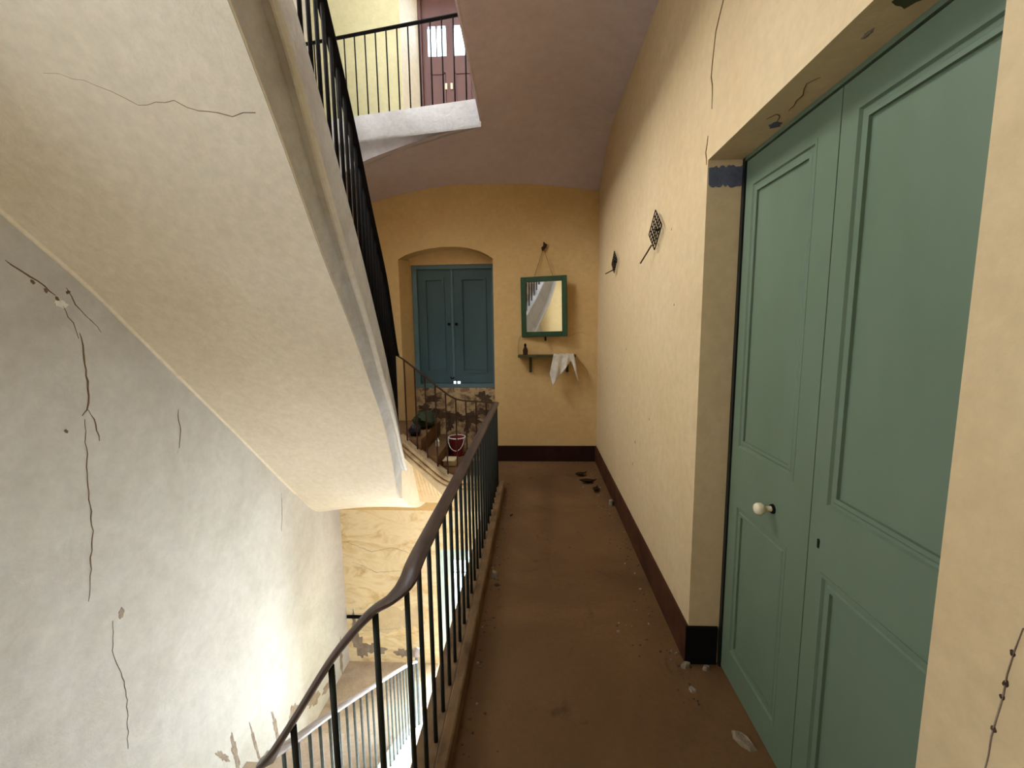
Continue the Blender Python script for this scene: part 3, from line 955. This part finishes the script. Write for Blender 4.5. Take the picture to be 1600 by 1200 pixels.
# ---- two diamond lattice vents on the right wall
def vent(yc, zc, hy, hz, label, rod):
    v = empty('lattice_vent', (R, yc, zc), label, 'vent', 'diamond lattice vents on the corridor wall')
    mb = MB()
    n = 5
    x = R - 0.022
    P = lambda a, b2: (x, yc + (a - b2) * hy, zc + (a + b2 - 1) * hz)
    for i in range(n + 1):
        t = i / n
        mb.tube([P(t, 0), P(t, 1)], 0.0030, 5)
        mb.tube([P(0, t), P(1, t)], 0.0030, 5)
    mb.build('lattice', 'black', v)
    MB().tube([P(0.5, 0.5), (R, yc, zc)], 0.006, 5).build('spindle', 'black', v)
    MB().tube(rod, 0.0045, 5).build('rod', 'rust', v)


vent(2.506, 2.014, 0.128, 0.104, 'diamond shaped iron lattice vent nearer the green door', [(R - 0.022, 2.57, 1.945), (R - 0.06, 2.66, 1.86)])
vent(3.75, 2.023, 0.120, 0.088, 'diamond shaped iron lattice vent near the end wall corner', [(R - 0.02, 3.74, 1.965), (R - 0.085, 3.80, 1.935)])

# ---- iron bar on the lower end wall
tag(bx(-2.30, -2.03, D - 0.02, D, -1.97, -1.935).build('iron_bar', 'black'), 'short black iron bar on the lower end wall beside the corner', 'bar')

# ================================================================== CRACKS, PATCHES, STAINS (parts of their walls)
def ribbon(parent, plane, val, pts, width, mat='crack', name='crack', out=1.0, jag=0.006):
    """jagged sliver lying in an axis plane; pts are (a, b) in that plane"""
    P = []
    for (a, b2), (c, d2) in zip(pts, pts[1:]):
        n = max(2, int(math.hypot(c - a, d2 - b2) / 0.03))
        for i in range(n):
            t = i / n
            P.append((a + (c - a) * t + random.uniform(-jag, jag), b2 + (d2 - b2) * t + random.uniform(-jag, jag) * 0.3))
    P.append(pts[-1])
    left, right = [], []
    for i, p in enumerate(P):
        q0, q1 = P[max(i - 1, 0)], P[min(i + 1, len(P) - 1)]
        t = Vector((q1[0] - q0[0], q1[1] - q0[1]))
        t = t.normalized() if t.length else Vector((0, 1))
        e = min(i, len(P) - 1 - i) / max(1, len(P) - 1) * 2
        wd = 0.6 * width * (0.25 + 0.75 * min(1, e * 2)) * random.uniform(0.5, 1.2) / 2
        left.append((p[0] - t.y * wd, p[1] + t.x * wd))
        right.append((p[0] + t.y * wd, p[1] - t.x * wd))
    put = (lambda p, h: (h, p[0], p[1])) if plane == 'x' else (lambda p, h: (p[0], h, p[1])) if plane == 'y' else (lambda p, h: (p[0], p[1], h))
    rings = [[put(a, val + 0.002 * out), put(a, val - 0.004 * out), put(c, val - 0.004 * out), put(c, val + 0.002 * out)] for a, c in zip(left, right)]
    return MB().loft(rings).build(name, mat, parent)


def patch(parent, plane, val, c, ra, rb_, mat, name, out=1.0, n=26, rough=0.35, thick=0.0025, rot=0.0):
    poly = []
    ph = [random.uniform(0, 6.28) for _ in range(4)]
    for i in range(n):
        a = 2 * PI * i / n
        k = 1 + rough * (0.5 * math.sin(2 * a + ph[0]) + 0.3 * math.sin(5 * a + ph[1]) + 0.35 * math.sin(9 * a + ph[2])) * 0.8
        px, pz = ra * k * math.cos(a), rb_ * k * math.sin(a)
        poly.append((c[0] + px * math.cos(rot) - pz * math.sin(rot), c[1] + px * math.sin(rot) + pz * math.cos(rot)))
    put = (lambda p, h: (h, p[0], p[1])) if plane == 'x' else (lambda p, h: (p[0], h, p[1])) if plane == 'y' else (lambda p, h: (p[0], p[1], h))
    mb = MB()
    mb.v = [put(c, val + thick * out)] + [put(p, val + thick * out * 0.6) for p in poly] + [put(p, val - 0.004 * out) for p in poly]
    for i in range(n):
        j = (i + 1) % n
        mb.f += [(0, 1 + i, 1 + j), (1 + i, 1 + n + i, 1 + n + j, 1 + j)]
    return mb.build(name, mat, parent)


# left wall
ribbon(wall_left, 'x', L, [(2.13, 1.50), (2.14, 1.40), (2.135, 1.25), (2.117, 1.106), (2.085, 1.08)], 0.016)
ribbon(wall_left, 'x', L, [(2.117, 1.106), (2.15, 1.02), (2.155, 0.93)], 0.008)
ribbon(wall_left, 'x', L, [(2.093, 1.06), (2.08, 0.85), (2.065, 0.645), (2.054, 0.44), (2.02, 0.28), (1.989, 0.125)], 0.009)
ribbon(wall_left, 'x', L, [(1.85, 1.82), (1.97, 1.74), (2.04, 1.68)], 0.012)
ribbon(wall_left, 'x', L, [(2.09, 1.72), (2.13, 1.64), (2.20, 1.56), (2.24, 1.50)], 0.006)
ribbon(wall_left, 'x', L, [(2.05, 1.66), (2.10, 1.55), (2.12, 1.47)], 0.004)
ribbon(wall_left, 'x', L, [(2.68, 1.00), (2.68, 0.86), (2.658, 0.751)], 0.008)
ribbon(wall_left, 'x', L, [(3.721, 0.036), (3.70, -0.14), (3.674, -0.308)], 0.006)
ribbon(wall_left, 'x', L, [(2.10, -0.06), (2.07, -0.22), (2.12, -0.50), (2.083, -0.833)], 0.005)
for y, z in ((1.95, 1.735), (2.0, 1.70), (2.045, 1.665), (2.10, 1.70), (2.0, 1.02)):
    patch(wall_left, 'x', L, (y, z), 0.009, 0.009, 'crack', 'plaster_loss', 1, 14, 0.6)
patch(wall_left, 'x', L, (2.06, 1.64), 0.03, 0.018, 'white', 'plaster_loss', 1, 14)
patch(wall_left, 'x', L, (2.148, -0.05), 0.016, 0.03, 'stain', 'plaster_loss', 1, 14)
for y, z, a, b2, r0 in ((4.62, -2.32, 0.06, 0.22, 0.0), (3.98, -2.28, 0.16, 0.10, -0.5), (3.6, -2.12, 0.12, 0.11, -0.5), (3.35, -1.98, 0.035, 0.2, 0.2), (3.08, -1.85, 0.02, 0.24, 0.15), (2.86, -1.7, 0.04, 0.18, 0.1), (2.74, -1.6, 0.03, 0.11, 0.5), (4.3, -2.40, 0.18, 0.07, -0.3)):
    patch(wall_left, 'x', L, (y, z), a * 0.7, b2 * 0.8, 'stain', 'damp_stain', 1, 34, 0.6, rot=r0)
# soffit of the flight, on its inclined face: short crack pieces following it
def soffit_pt(t, y):
    xe = smooth_tab(XS, y, 0.12) - 0.055
    se, sw = smooth_tab(SOFE, y, 0.10), smooth_tab(SOFW, y, 0.10)
    return Vector((L + (xe - L) * t, y, sw + (se - sw) * t + 0.02 * math.sin(PI * t)))


cpts = [(0.46, 1.52), (0.56, 1.53), (0.66, 1.59), (0.76, 1.58), (0.86, 1.605), (0.99, 1.60)]
cp = []
for (t0, y0), (t1, y1) in zip(cpts, cpts[1:]):
    for i in range(4):
        cp.append(soffit_pt(t0 + (t1 - t0) * i / 4, y0 + (y1 - y0) * i / 4 + random.uniform(-0.006, 0.006)))
MB().tube(cp, 0.003, 4, [0.0004 + 0.0013 * (i / len(cp)) for i in range(len(cp))]).build('crack', 'crack', flight)
# cove line where soffit meets the wall
cv = [soffit_pt(0, 0.95 + (YE - 0.95) * i / 40) + Vector((0.004, 0, -0.004)) for i in range(41)]
MB().tube(cv, 0.012, 6).build('cove', 'soffit', flight, True)
# right wall
ribbon(wall_right, 'x', R, [(1.72, 2.74), (1.759, 2.642), (1.818, 2.575), (1.837, 2.431), (1.815, 2.36), (1.82, 2.31)], 0.010, out=-1)
ribbon(wall_right, 'x', R, [(1.845, 2.225), (1.868, 2.17), (1.85, 2.12)], 0.010, out=-1)
for y, z, s in ((0.604, 1.035, 0.0032), (0.607, 0.985, 0.0038), (0.609, 0.962, 0.003), (0.614, 0.905, 0.0035)):
    patch(wall_right, 'x', R, (y, z), s, s * 1.5, 'stain_dark', 'plaster_loss', -1, 12)
ribbon(wall_right, 'x', R, [(0.596, 1.08), (0.606, 1.0), (0.616, 0.89), (0.62, 0.80)], 0.003, 'stain', 'crack', -1, 0.002)
for y, z, s in ((2.95, 0.72, 0.008), (3.0, 0.55, 0.006), (3.3, 1.33, 0.007), (2.28, 1.97, 0.005), (2.2, 1.6, 0.004), (4.2, 1.1, 0.006), (2.6, 0.95, 0.006)):
    patch(wall_right, 'x', R, (y, z), s * 0.6, s * 1.3, 'stain', 'plaster_loss', -1, 10)
# doorway cheek: the blue patch and the chips on lintel
bp = []
for i in range(15):
    bp.append((R + 0.004 + (RD - R - 0.006) * i / 14, 2.108 + random.uniform(-0.006, 0.006)))
for i in range(15):
    bp.append((RD - 0.002 - (RD - R - 0.008) * i / 14, 2.036 + random.uniform(-0.008, 0.007)))
MB().prism(bp, 'y', YB - 0.0025, YB + 0.004).build('paint_patch', 'blue', wall_right)
patch(wall_right, 'z', ZL, (0.77, 1.545), 0.02, 0.02, 'blue', 'plaster_loss', -1, 14)
patch(wall_right, 'z', ZL, (0.735, 1.10), 0.007, 0.018, 'stain', 'plaster_loss', -1, 14)
ribbon(wall_right, 'z', ZL, [(0.77, 1.56), (0.755, 1.49), (0.735, 1.47), (0.72, 1.50)], 0.004, 'crack', 'crack', -1, 0.003)
ribbon(wall_right, 'z', ZL, [(0.76, 1.45), (0.745, 1.36), (0.725, 1.30), (0.74, 1.27)], 0.005, 'crack', 'crack', -1, 0.003)
patch(wall_right, 'z', ZL, (0.745, 0.975), 0.03, 0.05, 'green_shelf', 'paint_patch', -1, 14)
# end wall
ribbon(wall_far, 'y', D, [(0.36, 1.40), (0.48, 1.44), (0.58, 1.41), (0.64, 1.43)], 0.003, 'stain_dark', 'crack', -1)
ribbon(wall_far, 'y', D, [(0.46, 1.14), (0.55, 1.04), (0.59, 0.93), (0.62, 0.86)], 0.004, 'stain_dark', 'crack', -1)
for x, z, a, b2, r0 in ((-2.18, -2.32, 0.10, 0.20, 0.2), (-2.0, -2.38, 0.16, 0.10, -0.2), (-2.22, -2.05, 0.03, 0.2, 0.1), (-1.62, -2.42, 0.12, 0.08, 0.0)):
    patch(wall_low, 'y', D, (x, z), a * 0.8, b2 * 0.8, 'stain', 'damp_stain', -1, 34, 0.6, rot=r0)
for x, z, a, b2 in ((-1.85, -2.0, 0.34, 0.16), (-1.5, -1.95, 0.14, 0.18)):
    patch(wall_low, 'y', D, (x, z), a, b2, 'repair', 'repair_patch', -1, 34, 0.4, 0.0015)
ribbon(wall_low, 'y', D, [(-2.25, -1.0), (-1.95, -1.12), (-1.7, -1.06), (-1.4, -1.16)], 0.006, 'stain', 'crack', -1, 0.012)
ribbon(wall_low, 'y', D, [(-2.2, -1.25), (-1.9, -1.38), (-1.6, -1.35)], 0.006, 'stain', 'crack', -1, 0.012)
ribbon(wall_low, 'y', D, [(-2.2, -2.07), (-1.9, -2.12), (-1.65, -2.10)], 0.005, 'stain', 'crack', -1, 0.01)
for x, z, a, b2 in ((-1.30, 0.56, 0.09, 0.05), (-1.12, 0.50, 0.13, 0.06), (-0.92, 0.47, 0.12, 0.05), (-0.74, 0.45, 0.10, 0.06), (-0.58, 0.52, 0.09, 0.05), (-0.60, 0.70, 0.08, 0.06), (-1.2, 0.68, 0.12, 0.03), (-1.0, 0.40, 0.05, 0.09), (-0.80, 0.36, 0.04, 0.08)):
    patch(wall_far, 'y', D + 0.20, (x, z), a, b2, 'stain_dark', 'damp_stain', -1, 34, 0.7)
# peeled blue patch by the upper wall foot
for x, z, a, b2 in ((-1.86, 3.50, 0.16, 0.10), (-1.55, 3.46, 0.06, 0.06)):
    patch(wall_up, 'y', D, (x, z), a, b2, 'blue', 'paint_patch', -1, 30, 0.5)

# ================================================================== LITTER
def shard(name, c, sx, sy, sz, rot, mat, label, cat, group=None):
    mb = MB()
    n = 7
    ph = [random.uniform(0.65, 1.15) for _ in range(n)]
    poly = [(c[0] + (sx * ph[i] * math.cos(2 * PI * i / n)) * math.cos(rot) - (sy * ph[i] * math.sin(2 * PI * i / n)) * math.sin(rot),
             c[1] + (sx * ph[i] * math.cos(2 * PI * i / n)) * math.sin(rot) + (sy * ph[i] * math.sin(2 * PI * i / n)) * math.cos(rot)) for i in range(n)]
    top = [(c[0] + (p[0] - c[0]) * 0.75, c[1] + (p[1] - c[1]) * 0.75, c[2] + sz * random.uniform(0.7, 1.1)) for p in poly]
    mb.loft([[(p[0], p[1], c[2]) for p in poly], top])
    o = mb.build(name, mat)
    return tag(o, label, cat, group)


shard('plaster_shard', (0.745, 1.46, 0), 0.035, 0.055, 0.012, 0.35, 'chip', 'flat grey plaster shard on the floor before the green door', 'shard')
shard('plaster_chip', (0.655, 1.81, 0), 0.028, 0.016, 0.022, 0.1, 'chip', 'pale plaster lump against the black doorway skirting', 'plaster chip')
shard('plaster_chip', (0.74, 1.80, 0), 0.022, 0.016, 0.015, 0.3, 'stain', 'grey plaster crumb below the black doorway skirting', 'plaster chip')
shard('plaster_chip', (0.64, 1.68, 0), 0.016, 0.018, 0.01, 0.6, 'stain', 'small rubble crumb in front of the doorway cheek', 'plaster chip')
shard('plaster_chip', (0.632, 3.60, 0), 0.032, 0.026, 0.045, 0.4, 'chip', 'cream stone lump lying against the right skirting', 'plaster chip')
shard('plaster_chip', (0.585, 3.40, 0), 0.010, 0.012, 0.014, 0.1, 'chip', 'tiny white crumb just before the cream stone lump', 'plaster chip')
shard('plaster_chip', (-0.255, 2.50, 0), 0.022, 0.030, 0.03, 0.4, 'stain', 'grey rubble lump beside the railing curb', 'plaster chip')
shard('plaster_chip', (-0.235, 2.40, 0), 0.016, 0.014, 0.012, 0.1, 'stain_dark', 'brown crumb in front of the grey lump by the curb', 'plaster chip')
for i in range(34):
    if i < 20:
        y = random.uniform(1.75, 4.6)
        x = R - 0.03 - abs(random.gauss(0, 0.07))
    elif i < 28:
        y = random.uniform(1.5, 3.8)
        x = -0.28 + abs(random.gauss(0, 0.03))
    else:
        y, x = random.uniform(1.6, 2.3), random.uniform(0.3, 0.62)
    s = random.uniform(0.003, 0.008)
    shard('rubble_crumb', (x, y, 0), s, s * random.uniform(0.8, 1.6), s * 0.8, random.uniform(0, 3), random.choice(['chip', 'stain', 'stain_dark', 'stain']), 'tiny crumb of fallen plaster along the corridor floor edges', 'crumb', 'plaster crumbs on the corridor floor')


def leaf(c, s, rot, label):
    mb = MB()
    n = 6
    for i in range(n + 1):
        t = i / n
        wd = s * 0.42 * math.sin(PI * min(0.97, 0.05 + t)) + 0.001
        cx = (t - 0.5) * 2 * s
        cz = 0.006 + 0.35 * s * (2 * t - 1) ** 2
        for k in (-1, 0, 1):
            lx, ly, lz = cx, k * wd, cz + abs(k) * wd * 0.8
            mb.v.append((c[0] + lx * math.cos(rot) - ly * math.sin(rot), c[1] + lx * math.sin(rot) + ly * math.cos(rot), c[2] + lz))
    for i in range(n):
        for k in range(2):
            a = i * 3 + k
            mb.f.append((a, a + 1, a + 4, a + 3))
    o = tag(mb.build('dead_leaf', 'leaf', None, True), label, 'leaf', 'dead leaves on the corridor floor')
    o.modifiers.new('thickness', 'SOLIDIFY').thickness = 0.003


leaf((0.455, 4.33, 0), 0.075, 0.6, 'dark curled dead leaf farthest from the camera near the end wall')
leaf((0.500, 4.12, 0), 0.085, 0.15, 'broad dark dead leaf in the middle of the leaf cluster')
leaf((0.545, 3.92, 0), 0.065, 1.2, 'dark curled dead leaf nearest the right skirting')
leaf((-0.20, 3.35, 0), 0.020, 1.0, 'tiny dark dead leaf alone beside the railing curb')
# drift of dirt under the skirtings (too fine to count)
dd = MB()
for i in range(420):
    if i < 200:
        x, y = R - 0.015 - abs(random.gauss(0, 0.10)), random.uniform(1.6, 4.75)
    elif i < 300:
        x, y = -0.29 + abs(random.gauss(0, 0.05)), random.uniform(1.3, 4.6)
    else:
        x, y = random.uniform(-0.3, 0.62), D - 0.02 - abs(random.gauss(0, 0.10))
    s = random.uniform(0.003, 0.010)
    a = random.uniform(0, 3)
    pts = [(x + s * math.cos(a + k * 2 * PI / 3), y + s * math.sin(a + k * 2 * PI / 3), 0.0003) for k in range(3)]
    k0 = len(dd.v)
    dd.v += pts + [(x, y, s * 0.6)]
    dd.f += [(k0, k0 + 1, k0 + 3), (k0 + 1, k0 + 2, k0 + 3), (k0 + 2, k0, k0 + 3), (k0, k0 + 2, k0 + 1)]
tag(dd.build('floor_grit', 'stain_dark'), 'brown grit and dust gathered along the corridor floor edges', 'grit', None, 'stuff')

# rubbish dumped on the short steps
rbk = empty('bucket', (-0.838, 4.52, 0.156), 'dull red bucket with pale rim among the rubbish on the short steps', 'bucket')
BX, BY, BZ = -0.838, 4.52, 0.156
MB().loft([[(BX + r * math.cos(2 * PI * j / 18), BY + r * math.sin(2 * PI * j / 18), BZ + z) for j in range(18)] for z, r in [(0, 0.062), (0.20, 0.088), (0.20, 0.082), (0.02, 0.056)]]).build('body', 'red', rbk, True)
body_b = rbk.children[0]
MB().tube([(BX + 0.089 * math.cos(2 * PI * j / 18), BY + 0.089 * math.sin(2 * PI * j / 18), BZ + 0.20) for j in range(19)], 0.006, 5).build('rim', 'white', body_b, True)
MB().tube([(BX + 0.084 * math.cos(a), BY - 0.045 - 0.045 * math.sin(a), BZ + 0.2 - 0.13 * math.sin(a)) for a in [PI * i / 10 for i in range(11)]], 0.004, 5).build('handle', 'white', body_b, True)


def sack(name, c, r, mat, label, cat):
    mb = MB()
    rings = []
    for i in range(9):
        t = i / 8
        rr2 = math.sin(PI * (0.12 + 0.80 * t)) ** 0.7
        ring = []
        for j in range(16):
            a = 2 * PI * j / 16
            k = rr2 * (1 + 0.16 * math.sin(3 * a + i) + random.uniform(-0.07, 0.07))
            ring.append((c[0] + r[0] * k * math.cos(a), c[1] + r[1] * k * math.sin(a), c[2] + r[2] * t * (1 + 0.1 * math.sin(2 * a))))
        rings.append(ring)
    return tag(mb.loft(rings).build(name, mat, None, True), label, cat)


sack('rubbish_sack', (-1.17, 4.50, 0.472), (0.11, 0.15, 0.16), 'bag', 'crumpled dark green sack at the top of the short steps', 'sack')
sack('rubbish_sack', (-1.18, 4.14, 0.472), (0.06, 0.06, 0.10), 'dark_bag', 'small near black plastic sack behind the curb of the short steps', 'sack')
bt = empty('plastic_bottle', (-1.0, 4.32, 0.312), 'small white bottle standing between sack and red bucket', 'bottle')
MB().loft([[(-1.0 + r * math.cos(2 * PI * j / 12), 4.32 + r * math.sin(2 * PI * j / 12), 0.312 + z) for j in range(12)] for z, r in [(0, 0.02), (0.055, 0.021), (0.068, 0.009)]]).build('body', 'white', bt, True)
MB().loft([[(-1.0 + 0.010 * math.cos(2 * PI * j / 10), 4.32 + 0.010 * math.sin(2 * PI * j / 10), 0.379 + z) for j in range(10)] for z in (0, 0.014)]).build('cap', 'pale_blue', bt, True)
cbx = empty('carton', (-0.87, 4.25, 0.157), 'low brown pink carton on the first of the short steps', 'box')
bx(-0.91, -0.79, 4.14, 4.26, 0.157, 0.222).build('body', 'fascia', cbx, bevel=0.004)
bx(-0.91, -0.79, 4.10, 4.14, 0.221, 0.224).build('flap', 'fascia', cbx)
